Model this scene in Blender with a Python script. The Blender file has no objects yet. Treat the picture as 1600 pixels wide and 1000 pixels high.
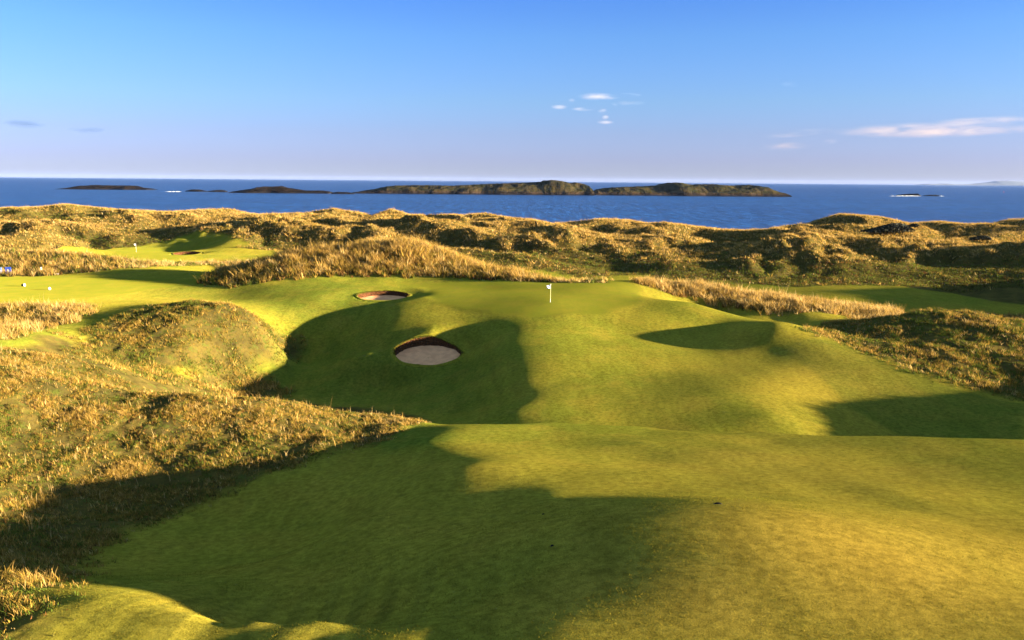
import bpy, math, random
import numpy as np
from mathutils import Matrix, Vector

rng = np.random.default_rng(7)
random.seed(7)
SC = bpy.context.scene
COL = SC.collection
CAMZ = 30.0
F = 1300.0
PITCH, ROLL = math.radians(9.5), math.radians(0.466)

# ------------------------------------------------------------------ camera
Fv = np.array([0, math.cos(PITCH), -math.sin(PITCH)])
R0 = np.array([1.0, 0, 0]); U0 = np.array([0, math.sin(PITCH), math.cos(PITCH)])
Rv = math.cos(ROLL) * R0 + math.sin(ROLL) * U0
Uv = -math.sin(ROLL) * R0 + math.cos(ROLL) * U0
cd = bpy.data.cameras.new('camera'); cam = bpy.data.objects.new('camera', cd); COL.objects.link(cam)
cd.sensor_width = 36; cd.lens = 36 * F / 1600; cd.clip_start = 0.5; cd.clip_end = 90000
cam.matrix_world = Matrix(((Rv[0], Uv[0], -Fv[0], 0), (Rv[1], Uv[1], -Fv[1], 0), (Rv[2], Uv[2], -Fv[2], CAMZ), (0, 0, 0, 1)))
SC.camera = cam

def ray(u, v):
    return Fv + (u - 800) / F * Rv - (v - 500) / F * Uv
def at(u, v, d):
    r = ray(u, v); t = d / r[1]
    return np.array([r[0] * t, d, CAMZ + r[2] * t])
def at_sea(u, v):
    r = ray(u, v); t = -CAMZ / r[2]
    return np.array([r[0] * t, r[1] * t, 0.0])

# ------------------------------------------------------------------ noise
def _h(ix, iy, s):
    n = (ix.astype(np.int64) * 374761393 + iy.astype(np.int64) * 668265263 + s * 974711) & 0xffffffff
    n = ((n ^ (n >> 13)) * 1274126177) & 0xffffffff
    return ((n ^ (n >> 16)) & 0xffff) / 65535.0
def noise(x, y, s=0):
    ix = np.floor(x); iy = np.floor(y); fx = x - ix; fy = y - iy
    def g(ax, ay):
        a = _h(ix + ax, iy + ay, s) * 6.2831853
        return np.cos(a) * (fx - ax) + np.sin(a) * (fy - ay)
    u = fx * fx * fx * (fx * (fx * 6 - 15) + 10); v = fy * fy * fy * (fy * (fy * 6 - 15) + 10)
    a = g(0, 0) * (1 - u) + g(1, 0) * u; b = g(0, 1) * (1 - u) + g(1, 1) * u
    return (a * (1 - v) + b * v) * 1.5
def fbm(x, y, s=0, o=4, p=.5):
    t = 0; a = 1.0
    for k in range(o):
        t = t + a * noise(x * 2 ** k + 17.3 * k, y * 2 ** k - 9.1 * k, s + k); a *= p
    return t
def sst(a, b, x):
    t = np.clip((x - a) / (b - a), 0, 1); return t * t * (3 - 2 * t)

# ------------------------------------------------------------------ terrain control points
P = []
def cp(*rows):
    for u, v, d in rows: P.append(at(u, v, d))
def hp(*rows):                       # hidden points: column u, distance, height below the lens
    for u, d, z in rows:
        r = ray(u, 500); P.append(np.array([r[0] / r[1] * d, d, CAMZ + z]))
def xyz(*rows):
    for x, y, z in rows: P.append(np.array([x, y, CAMZ + z]))
# foreground hill
cp((0,1000,17.0),(150,1000,17.1),(300,1000,17.2),(500,1000,17.0),(700,1000,16.9))
cp((500,966,17.9),(400,960,18.2),(300,955,18.5),(150,935,19.4))
cp((100,900,25.5),(300,900,26.5),(500,900,25.5))
cp((300,850,35),(500,850,32.3),)
cp((300,800,40),(500,800,37.5),(750,800,31))
cp((600,710,46),(500,750,42.5),(400,770,41.5),(700,735,37.6),(860,772,32),(1300,790,29.5),(1500,820,28))
cp((860,740,36),(860,700,44),(860,670,51),(860,659,54.5),(1000,765,32.5),(1000,740,35.8),(1000,715,41.5),(1000,690,45.3),(1000,678,49.5),(1000,666,53))
cp((1200,780,31),(1200,755,34),(1200,730,39.3),(1200,705,43),(1200,690,47),(1200,676,50.5),(1400,800,29.5),(1400,770,33),(1400,740,38.5),(1400,712,42.5),(1400,683,49.5),(1600,800,31),(1600,740,38.5),(1600,689,48.5),(740,690,46.5),(740,662,53.5))
hp((860,60,-18.6),(1000,59,-18.4),(1200,57,-18.4),(1400,57,-18.9),(1600,56,-18.8),(740,61,-19.6))
for y_, zc, sc in ((15.5,-9.3,.12),(17.2,-9.38,.32),(19,-9.4,.75),(21,-9.4,1.0),(23,-9.52,1.0),(25,-10.0,.92),(27,-10.65,.78),(29,-11.35,.62),(31,-12.05,.45)):
    xyz(*[(x_, y_, zc - sc * f_) for x_, f_ in ((15,1.15),(13,.82),(10.5,.40),(8.5,.12),(6.8,.02),(5.4,.06),(4,.19),(2.5,.42),(.8,.80),(-1.5,1.38),(-4,2.05),(-6,2.6)) if not (y_ < 16 and x_ > 9)])
# fairway valley and the rise to the green
cp((860,640,65.5),(860,600,73),(860,570,78),(860,540,84),(830,600,73.4),(830,570,78.4),(830,540,84.5),(860,510,91.5),(860,490,95.8),(860,473,99),(860,455,107),(860,441,116))
cp((1000,640,65),(1000,600,72.5),(1000,560,81),(1000,540,86),(980,522,91),(1000,500,94.5),(1000,482,98),(985,460,106),(985,438,117))
cp((1200,650,62),(1200,620,67.5),(1200,580,76),(1200,550,83),(1090,540,87),(1110,515,93),(1090,490,96),(1080,472,101))
cp((760,640,69.5),(720,640,73),(700,600,83),(715,572,88),(725,545,91),(800,640,66.2),(800,600,74.3),(770,600,75.9),(740,600,78.6),(800,570,79.3),(770,570,81),(740,570,84),(800,540,85.4),(770,540,87),(740,540,90),(750,512,94.5),(760,490,97.2),(760,470,102),(760,450,113.5),(760,438,119))
cp((600,640,76.5),(600,600,87),(600,572,91),(585,546,90.5),(545,550,95),(600,515,97),(600,495,100.2),(600,478,104),(670,573,87.5),(670,524,93.6),(670,505,96.5),(728,555,89.5),(608,552,90.2),(670,600,84))
cp((450,625,81),(450,600,88),(450,560,96),(450,530,100),(450,505,102),(440,480,106),(500,470,108),(520,450,116),(600,449,116),(640,462,110),(540,462,111),(600,471,108),(430,450,118),(350,470,112),(640,432,123),(560,433,123))
hp((600,66,-19.8),(450,66,-19.8),(300,66,-18.8),(150,62,-16.2))
cp((1215,508,86.5),(1225,525,85),(1260,540,83),(1170,505,91),(1300,560,80),(1350,600,73.5),(1400,640,68))
cp((1500,645,67),(1500,600,74),(1500,550,82),(1480,505,90),(1470,484,94),(1560,500,90),(1600,510,88),(1600,560,80),(1600,620,72),(1380,540,85),(1400,500,93),(1300,520,92))
hp((1480,104,-18.4),(1600,104,-18.4),(1350,106,-18.0),(1230,106,-17.4),(1100,112,-17.6))
cp((1250,490,106),(1320,494,107),(1390,494,108),(1100,462,113),(1180,478,110))
cp((1180,462,117),(1290,478,114),(1390,490,112),(1060,446,119))
hp((1180,130,-18.2),(1300,128,-18.8),(1400,126,-19),(985,128,-17.6),(860,129,-17.8))
# right lower fairway
cp((1400,475,132),(1500,480,131),(1600,490,128),(1300,465,136),(1500,462,146),(1600,470,142),(1400,455,152),(1250,450,158),(1120,442,166),(1500,450,160),(1600,455,158),(1000,436,168),(900,430,170))
# left rough ridge
cp((300,780,41),(200,830,36.5),(100,880,30.5),(0,930,20.8),(-100,1000,17.5))
cp((0,850,30),(0,800,38),(0,750,42.5),(0,700,46),(0,650,49),(0,610,52.5),(0,575,57),(0,550,64))
cp((150,780,42),(150,720,46.5),(150,670,50),(150,625,54),(120,590,57),(150,570,66))
cp((300,740,45.5),(300,700,48.5),(300,660,51.5),(300,622,55),(430,720,46.5),(430,680,50.5),(430,650,53.5),(420,628,56.5))
cp((520,705,48),(520,675,52.5),(520,645,57),(600,695,48.5),(600,672,53.5),(650,656,58),(660,690,47))
# left mound, path and tee
cp((290,479,93),(350,482,92),(210,487,93.5),(140,520,86),(405,500,93),(412,540,92),(385,574,88),(350,600,85),(280,584,81),(200,567,80.5),(290,530,86),(170,545,83))
cp((0,535,75),(60,520,82),(120,500,92),(0,510,90),(0,490,94),(80,482,98),(100,530,83))
cp((0,470,106.5),(150,472,105.5),(300,470,109),(0,455,119.5),(150,455,118.3),(0,438,135),(150,438,132.5),(270,440,128),(350,452,121),(0,431,142),(120,429,140))
# ridge of tall grass behind the green (ground, grass stands about 0.9 m on it)
cp((330,440,126),(400,418,129),(450,402,131),(500,396,131),(560,392,131),(610,384,131),(645,382,131),(690,398,130),(720,411,129),(770,421,127),(820,431,125),(858,441,122))
cp((450,434,123),(700,429,123))
hp((400,150,-17.2),(520,150,-16.6),(640,152,-17.2),(760,148,-18),(860,146,-19))
# berm beyond the tee, second green
cp((0,398,158),(60,397,158),(120,400,157),(190,409,154),(0,424,146),(100,424,146),(220,420,147))
hp((0,176,-17.6),(100,176,-17.8),(200,172,-17.8))
cp((100,400,198),(213,394,207),(300,397,200),(250,404,187),(330,405,186),(200,388,225),(320,389,222),(100,390,222),(400,398,196),(420,408,172),(300,411,170))
# dunes by the sea: broad form
for u in (-150, 0, 200, 400, 600, 800, 1000, 1200, 1400, 1600, 1750):
    hp((u,345,-21.0),(u,375,-28.5),(u,400,-31.5),(u,470,-34))
cp((0,382,205),(0,362,222),(60,376,212),(0,348,240),(100,352,250),(0,330,270),(90,322,276),(160,334,270),(200,352,255),(300,352,250),(350,375,222),(250,340,275),(300,330,300),(200,328,305))
cp((420,370,225),(450,352,238),(500,345,262),(540,372,222),(600,352,240),(560,338,290),(400,338,285))
cp((640,380,212),(700,358,226),(750,350,250),(800,372,208),(860,390,196),(760,385,200),(700,400,188),(900,372,212),(860,358,245),(950,352,270))
cp((900,412,182),(1000,416,182),(950,395,196),(1040,385,206),(1000,365,232),(1100,372,225),(1060,358,270),(1130,400,190),(1100,425,174))
cp((1220,382,202),(1200,398,188),(1180,415,178),(1300,388,200),(1340,402,190),(1250,425,175),(1240,365,235),(1350,374,225),(1380,362,258),(1300,352,275))
cp((1440,388,200),(1400,412,182),(1400,435,168),(1500,396,192),(1540,405,184),(1600,410,182),(1520,432,168),(1600,440,164),(1480,372,228),(1580,375,220),(1540,358,262),(1600,362,250),(1450,352,285))
# off-frame ground on the sunny side and round the camera
xyz((50,62,-15.2),(60,74,-16.8),(46,52,-16),(75,60,-15),(70,95,-16.5),(110,72,-16),(96,116,-13.5),(118,122,-10.5),(125,138,-10.5),(110,100,-13.5),(135,160,-15),(40,20,-10.8),(30,5,-10),(0,4,-9.2),(-30,5,-10),(0,-25,-8),(-45,25,-11),(-70,60,-13.5),(-90,100,-15),(60,15,-11),(80,35,-14),(-110,150,-15.5),(150,200,-17),(-160,220,-17))
P = np.array(P)

OY = -30.0
def lp(x, y):
    return np.stack([np.arctan2(x, y - OY), np.log(np.hypot(x, y - OY))], -1) * 10
def tps_fit(xy, z, lam):
    n = len(xy); d = np.linalg.norm(xy[:, None] - xy[None], axis=-1)
    K = np.where(d > 0, d * d * np.log(d + 1e-12), 0) + lam * np.eye(n)
    Q = np.c_[np.ones(n), xy]; A = np.zeros((n + 3, n + 3)); A[:n, :n] = K; A[:n, n:] = Q; A[n:, :n] = Q.T
    return np.linalg.solve(A, np.r_[z, np.zeros(3)])
CP = lp(P[:, 0], P[:, 1]); W = tps_fit(CP, P[:, 2], 0.012)
def base_z(x, y):
    q = lp(x, y).reshape(-1, 2); out = np.empty(len(q))
    for i in range(0, len(q), 20000):
        b = q[i:i + 20000]; d2 = ((b[:, None] - CP[None]) ** 2).sum(-1)
        out[i:i + 20000] = (0.5 * d2 * np.log(d2 + 1e-12)) @ W[:-3] + W[-3] + b @ W[-2:]
    return out.reshape(np.shape(x))

# polar grid (denser near the viewpoint), centred behind it
NA, NR = 1000, 900
TH = np.linspace(math.radians(-62), math.radians(62), NA)
RR = np.exp(np.linspace(math.log(6.0), math.log(560.0), NR + 1))[1:]
keep = RR > 26
RRfine = np.exp(np.linspace(math.log(38.0), math.log(520.0), NR))
RR = np.r_[np.linspace(6, 37.5, 50), RRfine]; NR = len(RR)
LR = np.log(RR)
# coarse evaluation then refinement keeps the spline cheap
cs = 3
ThC = np.linspace(TH[0], TH[-1], NA // cs); RC = np.interp(np.linspace(0, NR - 1, NR // cs), np.arange(NR), RR)
XC = np.sin(ThC)[None] * RC[:, None]; YC = OY + np.cos(ThC)[None] * RC[:, None]
ZC = base_z(XC, YC)
X = np.sin(TH)[None] * RR[:, None]; Y = OY + np.cos(TH)[None] * RR[:, None]
def cubic_up(Z, n, axis):
    Z = np.moveaxis(Z, axis, 0); m = Z.shape[0]; t = np.linspace(0, m - 1, n); i = np.clip(np.floor(t).astype(int), 0, m - 2); f = (t - i)[:, None]
    g = lambda k: Z[np.clip(i + k, 0, m - 1)]
    p0, p1, p2, p3 = g(-1), g(0), g(1), g(2)
    o = p1 + .5 * f * (p2 - p0 + f * (2 * p0 - 5 * p1 + 4 * p2 - p3 + f * (3 * (p1 - p2) + p3 - p0)))
    return np.moveaxis(o, 0, axis)
Z = cubic_up(cubic_up(ZC, NA, 1), NR, 0)

def gidx(x, y):
    th = np.arctan2(x, y - OY); r = np.hypot(x, y - OY)
    a = np.clip((th - TH[0]) / (TH[1] - TH[0]), 0, NA - 1.001); b = np.clip(np.interp(r, RR, np.arange(NR)), 0, NR - 1.001)
    return a, b
def sample(G, x, y):
    a, b = gidx(x, y); i = a.astype(int); j = b.astype(int); fa = a - i; fb = b - j
    return (G[j, i] * (1 - fa) + G[j, i + 1] * fa) * (1 - fb) + (G[j + 1, i] * (1 - fa) + G[j + 1, i + 1] * fa) * fb
DM = np.exp(np.linspace(math.log(9), math.log(450), 1500))
def hit(u, v, dmax=440, G=None):
    r = ray(u, v); x = r[0] / r[1] * DM; z = CAMZ + r[2] / r[1] * DM
    g = sample(Z if G is None else G, x, DM); k = np.nonzero((g > z) & (DM <= dmax))[0]
    d = DM[k[0]] if len(k) else dmax
    return np.array([r[0] / r[1] * d, d])
def poly_mask(pix, dmax=440, soft=1.2, warp=1.0, s=0):
    pts = np.array([hit(u, v, dmax) for u, v in pix])
    wx = X + warp * fbm(X / 4, Y / 4, 50 + s, 3); wy = Y + warp * fbm(X / 4, Y / 4, 60 + s, 3)
    lo = pts.min(0) - 6; hi = pts.max(0) + 6
    sel = (wx > lo[0]) & (wx < hi[0]) & (wy > lo[1]) & (wy < hi[1])
    px, py = wx[sel], wy[sel]; inside = np.zeros(len(px), bool); dist = np.full(len(px), 1e9)
    for a, b in zip(pts, np.roll(pts, -1, 0)):
        c = ((a[1] > py) != (b[1] > py)) & (px < (b[0] - a[0]) * (py - a[1]) / (b[1] - a[1] + 1e-12) + a[0]); inside ^= c
        ab = b - a; t = np.clip(((px - a[0]) * ab[0] + (py - a[1]) * ab[1]) / (ab @ ab + 1e-9), 0, 1)
        dist = np.minimum(dist, np.hypot(px - a[0] - t * ab[0], py - a[1] - t * ab[1]))
    sd = np.where(inside, dist, -dist); M = np.zeros(X.shape); M[sel] = sst(-soft / 2, soft / 2, sd); return M

# ------------------------------------------------------------------ zones (outlines found on the ground)
M = {}
M['verge'] = poly_mask([(-200,478),(60,477),(160,478),(125,497),(90,508),(40,521),(0,532),(-200,560)], 130, 2.5, 1.5, 1)
M['mound'] = poly_mask([(138,520),(180,494),(240,480),(290,474),(370,476),(455,488),(468,522),(448,560),(400,576),(330,585),(250,580),(170,560)], 100, 2.5, 1.0, 2)
M['left'] = poly_mask([(-250,560),(0,545),(60,527),(110,532),(170,560),(250,582),(300,598),(420,615),(480,630),(560,638),(655,652),(640,668),(600,690),(500,706),(420,738),(360,766),(300,790),(230,815),(160,850),(110,890),(85,915),(45,960),(15,1000),(-60,1100),(-400,1100)], 96, 2.2, .8, 3)
M['gap'] = poly_mask([(100,524),(170,560),(250,580),(330,584),(395,574),(425,600),(440,622),(300,604),(170,575)], 92, 3, 1.5, 22)
M['ridge'] = poly_mask([(318,442),(345,420),(420,398),(480,384),(560,376),(640,364),(700,388),(760,406),(830,422),(866,441),(760,438),(680,430),(600,429),(520,430),(430,437),(350,449)], 142, 1.5, .8, 4)
M['berm'] = poly_mask([(-150,390),(0,392),(100,393),(200,407),(222,413),(180,421),(140,426),(60,431),(0,432),(-150,438)], 166, 2, 1, 5)
M['lip'] = np.maximum(poly_mask([(200,412),(330,406),(420,396),(440,404),(330,414),(200,421)], 172, 2, 1, 6), poly_mask([(862,437),(950,434),(950,442),(862,442)], 130, 1, .5, 7))
M['strip'] = poly_mask([(985,434),(1040,440),(1130,448),(1290,466),(1405,487),(1398,498),(1330,499),(1230,492),(1180,487),(1110,472),(1050,458),(1000,444)], 124, 1.6, .8, 8)
M['right'] = poly_mask([(1295,505),(1340,497),(1400,488),(1440,474),(1480,472),(1540,486),(1610,503),(1900,520),(1900,640),(1600,628),(1560,618),(1500,602),(1440,583),(1380,562),(1310,532),(1255,515)], 104, 2.5, 1.2, 9)
M['knob'] = poly_mask([(1400,470),(1440,466),(1480,476),(1450,484),(1405,478)], 118, 1.5, .8, 10) * 0
foot = np.array([np.array(q, float) for q in [(-170,160),(-135,172),(-116,180),(-109,226),(-90,236),(-76,228),(-64,206),(-45,190),(-28,180),(2,176)]] + [hit(u, v) for u, v in [(900,429),(1000,433),(1100,440),(1250,447),(1400,445),(1600,452),(1800,462)]])
fy = np.interp(X + 2 * fbm(X / 9, Y / 9, 70, 3), foot[np.argsort(foot[:, 0]), 0], foot[np.argsort(foot[:, 0]), 1])
M['dunes'] = sst(-2, 2.5, Y + 3 * fbm(X / 10, Y / 10, 71, 3) - fy)
M['side'] = sst(46, 52, X + 3 * fbm(X / 8, Y / 8, 72, 3) - .35 * np.maximum(Y - 60, 0)) * (Y < 125)
M['side'] = np.maximum(M['side'], sst(-24, -28, X - 2 * fbm(X / 8, Y / 8, 73, 3) + .62 * np.maximum(Y - 20, 0)) * (Y < 70))
ROUGH = np.zeros(X.shape)
for m in M.values(): ROUGH = np.maximum(ROUGH, m)
GREEN = poly_mask([(600,436),(640,432),(760,440),(860,442),(975,439),(1000,450),(1000,476),(940,492),(830,496),(720,486),(672,470),(660,450)], 120, 1.5, .3, 11)
GREEN2 = poly_mask([(95,399),(200,388),(290,389),(310,396),(280,402),(225,409),(190,405),(140,397)], 240, 2, .3, 12) * (1 - ROUGH)
TEE = poly_mask([(-200,433),(0,433),(120,430),(250,435),(330,438),(240,452),(130,466),(0,473),(-200,480)], 141, 1.2, .3, 13) * (1 - ROUGH)

LUSH_SHADE = poly_mask([(1222,545),(1250,530),(1310,535),(1380,565),(1440,588),(1600,632),(1600,690),(1400,680),(1330,640),(1290,595)], 100, 1.0, .25, 14) * .9
LUSH_SHADE = np.maximum(LUSH_SHADE, .7 * poly_mask([(290,440),(420,445),(560,436),(620,480),(520,500),(430,505),(400,480),(250,468),(240,452)], 125, 5, 2, 18))  # darker turf colour offsets the sunlight on this slope
LUSH_SHADE = np.maximum(LUSH_SHADE, .8 * poly_mask([(575,690),(640,662),(720,668),(700,690),(640,700),(600,706)], 62, 1.5, .5, 15))
LUSH_SHADE = np.maximum(LUSH_SHADE, .7 * poly_mask([(300,585),(450,520),(600,520),(740,560),(740,640),(600,640),(450,622)], 110, 6, 2, 16))
LUSH_SHADE = np.maximum(LUSH_SHADE, .8 * poly_mask([(-100,530),(0,530),(60,515),(120,495),(190,490),(200,505),(120,520),(60,535),(-100,570)], 120, 3, 1, 17))  # mound's shade on the path painted in as darker turf
_c = at(280, 985, 18.2); MOW = np.exp(-((X - _c[0]) / 6.5) ** 4 - ((Y - _c[1]) / 4.5) ** 4)
# ------------------------------------------------------------------ relief detail
SOFT = 1 - ROUGH
Z += SOFT * (1 - np.maximum(GREEN, TEE)) * (.10 * noise(X / 13, Y / 6.5, 3) + .05 * noise(X / 8 + 3, Y / 5, 4)) * sst(10, 60, Y + 30)
nearR = ROUGH * (1 - M['dunes'])
Z += nearR * (0.28 * fbm(X / 4.5, Y / 4.5, 8, 3) + 0.16 * np.abs(fbm(X / 1.3, Y / 1.3, 9, 3))) * np.clip((Y + 10) / 60, .35, 1)
def ridged(x, y, s): return 1 - 2 * np.abs(noise(x, y, s))
dn = M['dunes'] * sst(0, 14, Y - fy)
wX = X + 6 * noise(X / 25, Y / 25, 31); wY = Y + 6 * noise(X / 25, Y / 25, 32)
D1 = 2.7 * (ridged(wX / 38, wY / 30, 33) - .45) + 1.0 * (ridged(wX / 17, wY / 13, 34) - .45) + .4 * noise(wX / 7.5, wY / 7, 35) + .18 * noise(wX / 2.8, wY / 2.8, 36)
Z += dn * D1 * np.clip((Y - 150) / 60, .5, 1.15)
# named dune humps: top pixel, distance, half widths, height
for u, v, d, sx, sy, a in [(60,372,208,10,7,1.6),(30,352,236,12,8,2.5),(95,318,278,16,9,3.0),(200,340,262,14,7,2.0),(440,345,236,12,10,3.2),(330,352,236,9,8,1.8),(520,324,300,11,9,2.5),(610,326,286,10,9,3.0),(700,345,232,14,11,3.2),
      (875,366,208,10,9,3.0),(1060,378,208,11,8,2.0),(1215,380,192,11,13,3.6),(1305,384,192,9,12,3.0),(1175,412,177,7,6,2.2),(1410,386,194,8,8,2.2),(1530,392,188,12,9,3.0),(1720,385,186,16,14,4.0),(1340,336,278,16,9,2.4),(940,345,290,16,8,1.4),(790,372,206,9,7,1.6),(560,368,222,10,7,2.0)]:
    c = at(u, v, d); Z += 1.35 * a * np.exp(-(((X - c[0]) / sx) ** 2 + ((Y - c[1]) / sy) ** 2)) * (.85 + .5 * noise(X / 4, Y / 4, 40))
# skyline pins: pull the crests to the outline seen against the water
def pin(rows, rad):
    pts = np.array([at(*r) for r in rows]); cur = sample(Z, pts[:, 0], pts[:, 1]); res = pts[:, 2] - cur
    R = np.array([rad * r[2] for r in rows]); G = np.exp(-((pts[:, None, :2] - pts[None, :, :2]) ** 2).sum(-1) / (R[None] ** 2)) + .05 * np.eye(len(pts))
    w = np.linalg.solve(G, res); add = np.zeros(X.shape)
    for k in range(len(pts)): add += w[k] * np.exp(-((X - pts[k, 0]) ** 2 + (Y - pts[k, 1]) ** 2) / R[k] ** 2)
    return add
GH = 4   # pixels of grass above the soil
SKY = [(-60,322),(0,322),(60,321),(100,316),(150,321),(200,325),(260,328),(310,325),(360,322),(400,332),(440,331),(480,329),(520,322),(560,328),(582,335),(612,323),(640,333),(690,331),(725,333),(760,329),(790,336),(830,339),(862,346),(885,345),(930,339),(980,340),(1010,346),(1040,344),(1080,350),(1130,356),(1165,357),(1200,356),(1240,348),(1280,340),(1312,331),(1345,333),(1380,336),(1420,346),(1470,343),(1510,347),(1550,346),(1580,338),(1610,339),(1660,342)]
Z += pin([(u, v + GH, 300) for u, v in SKY], .045)
FRONT = [(0,352,236),(60,360,208),(440,341,236),(500,352,240),(700,341,232),(875,362,208),(1060,374,208),(1215,378,192),(1305,384,192),(1175,406,177),(1410,386,194),(1530,392,188),(1000,395,196),(950,395,198),(1120,395,192),(640,376,216),(790,372,206),(1370,400,190),(1450,398,190),(560,364,222),(330,350,236)]
Z += pin([(u, v + GH, d) for u, v, d in FRONT], .05)
# nothing behind or before the crest may poke above it
cu = np.array([s[0] for s in SKY]); cv = np.array([s[1] for s in SKY])
def project(x, y, z):
    p = np.stack([x, y, z - CAMZ], -1); f = p @ Fv; return 800 + F * (p @ Rv) / f, 500 - F * (p @ Uv) / f
uu, vv = project(X, np.maximum(Y, 5), Z)
far = Y > 225
ang = np.interp(uu, cu, cv) + GH
rr_z = CAMZ + (Z - CAMZ)
slope_lim = np.zeros(X.shape)
over = np.clip(ang - vv, 0, 60) * far * (Y < 420)
Z -= over * Y / F

# bunkers: (centre pixel & distance, half width, half depth)
def smooth_ellipse(x, y, b):
    return np.hypot((x - b[0]) / b[2], (y - b[1]) / b[3])
c1 = at(669, 549, 90.5); c2 = at(599, 462.5, 111.5); c3 = at(292, 396.5, 203)
BUNK = [(c1[0], c1[1], 3.72, 2.75), (c2[0], c2[1], 3.5, 3.0), (c3[0], c3[1], 3.2, 2.6)]
# cleaner rims: low in front, banked at the back
def bank(b, front, back, side, zf):
    global Z
    e = smooth_ellipse(X, Y, b); w = np.exp(-np.clip(e - 1, 0, 9) ** 2 * 3.0)
    ty = (Y - b[1]) / b[3]; tx = (X - b[0]) / b[2]
    t = zf + np.where(ty < 0, front + (ty + 1) * (side - front), side + ty * (back - side) * (1.08 - .5 * np.abs(tx)) - .32 * tx * (1 + ty) * .5 * (back > front + 1))
    Z = Z * (1 - w) + t * w
def zpix(u, v, d): return at(u, v, d)[2]
z1f, z1b = zpix(670, 571, 90.5 - 2.75), zpix(672, 527, 90.5 + 2.75)
bank(BUNK[0], z1f, z1b, z1f + (z1b - z1f) * .42, 0)
z2f, z2b = zpix(605, 470, 111.5 - 3), zpix(600, 455, 111.5 + 3)
bank(BUNK[1], z2f, z2b, z2f + (z2b - z2f) * .6, 0)
z3f, z3b = zpix(292, 399, 203 - 2.6), zpix(292, 393, 203 + 2.6)
bank(BUNK[2], z3f, z3b, z3f + (z3b - z3f) * .55, 0)
ZU = Z.copy()                                # before the pits are dug
for b in BUNK:
    e = smooth_ellipse(X, Y, b); Z = np.where(e < 1.06, Z - 2.4 * sst(1.06, .985, e), Z)

# ------------------------------------------------------------------ materials
def mat(name):
    m = bpy.data.materials.new(name); m.use_nodes = True; nt = m.node_tree
    for n in list(nt.nodes): nt.nodes.remove(n)
    return m, nt
class NT:
    def __init__(s, nt): s.nt = nt
    def n(s, t, **k):
        o = s.nt.nodes.new(t)
        for a, v in k.items():
            if a.startswith('i_'): o.inputs[int(a[2:]) if a[2:].isdigit() else a[2:].replace('_', ' ')].default_value = v
            else: setattr(o, a, v)
        return o
    def l(s, a, b): s.nt.links.new(a, b)
    def noise(s, vec, scale, detail=4, rough=.55, dist=0):
        o = s.n('ShaderNodeTexNoise'); o.inputs['Scale'].default_value = scale; o.inputs['Detail'].default_value = detail; o.inputs['Roughness'].default_value = rough; o.inputs['Distortion'].default_value = dist
        s.l(vec, o.inputs['Vector']); return o.outputs[0]
    def map(s, val, a, b, c=0, d=1, smooth=True):
        o = s.n('ShaderNodeMapRange', interpolation_type='SMOOTHSTEP' if smooth else 'LINEAR'); s.l(val, o.inputs[0])
        for k, v in enumerate((a, b, c, d)): o.inputs[k + 1].default_value = v
        return o.outputs[0]
    def mix(s, f, a, b, mode='MIX'):
        o = s.n('ShaderNodeMix', data_type='RGBA', blend_type=mode)
        for k, v in ((0, f), (6, a), (7, b)):
            if hasattr(v, 'is_linked'): s.l(v, o.inputs[k])
            else: o.inputs[k].default_value = v if k == 0 else (*v, 1)
        return o.outputs[2]
    def math(s, op, a, b=0):
        o = s.n('ShaderNodeMath', operation=op)
        for k, v in ((0, a), (1, b)):
            if hasattr(v, 'is_linked'): s.l(v, o.inputs[k])
            else: o.inputs[k].default_value = v
        return o.outputs[0]
    def attr(s, name):
        return s.n('ShaderNodeAttribute', attribute_name=name)
    def vscale(s, vec, v):
        o = s.n('ShaderNodeVectorMath', operation='MULTIPLY'); s.l(vec, o.inputs[0]); o.inputs[1].default_value = v; return o.outputs[0]

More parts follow.
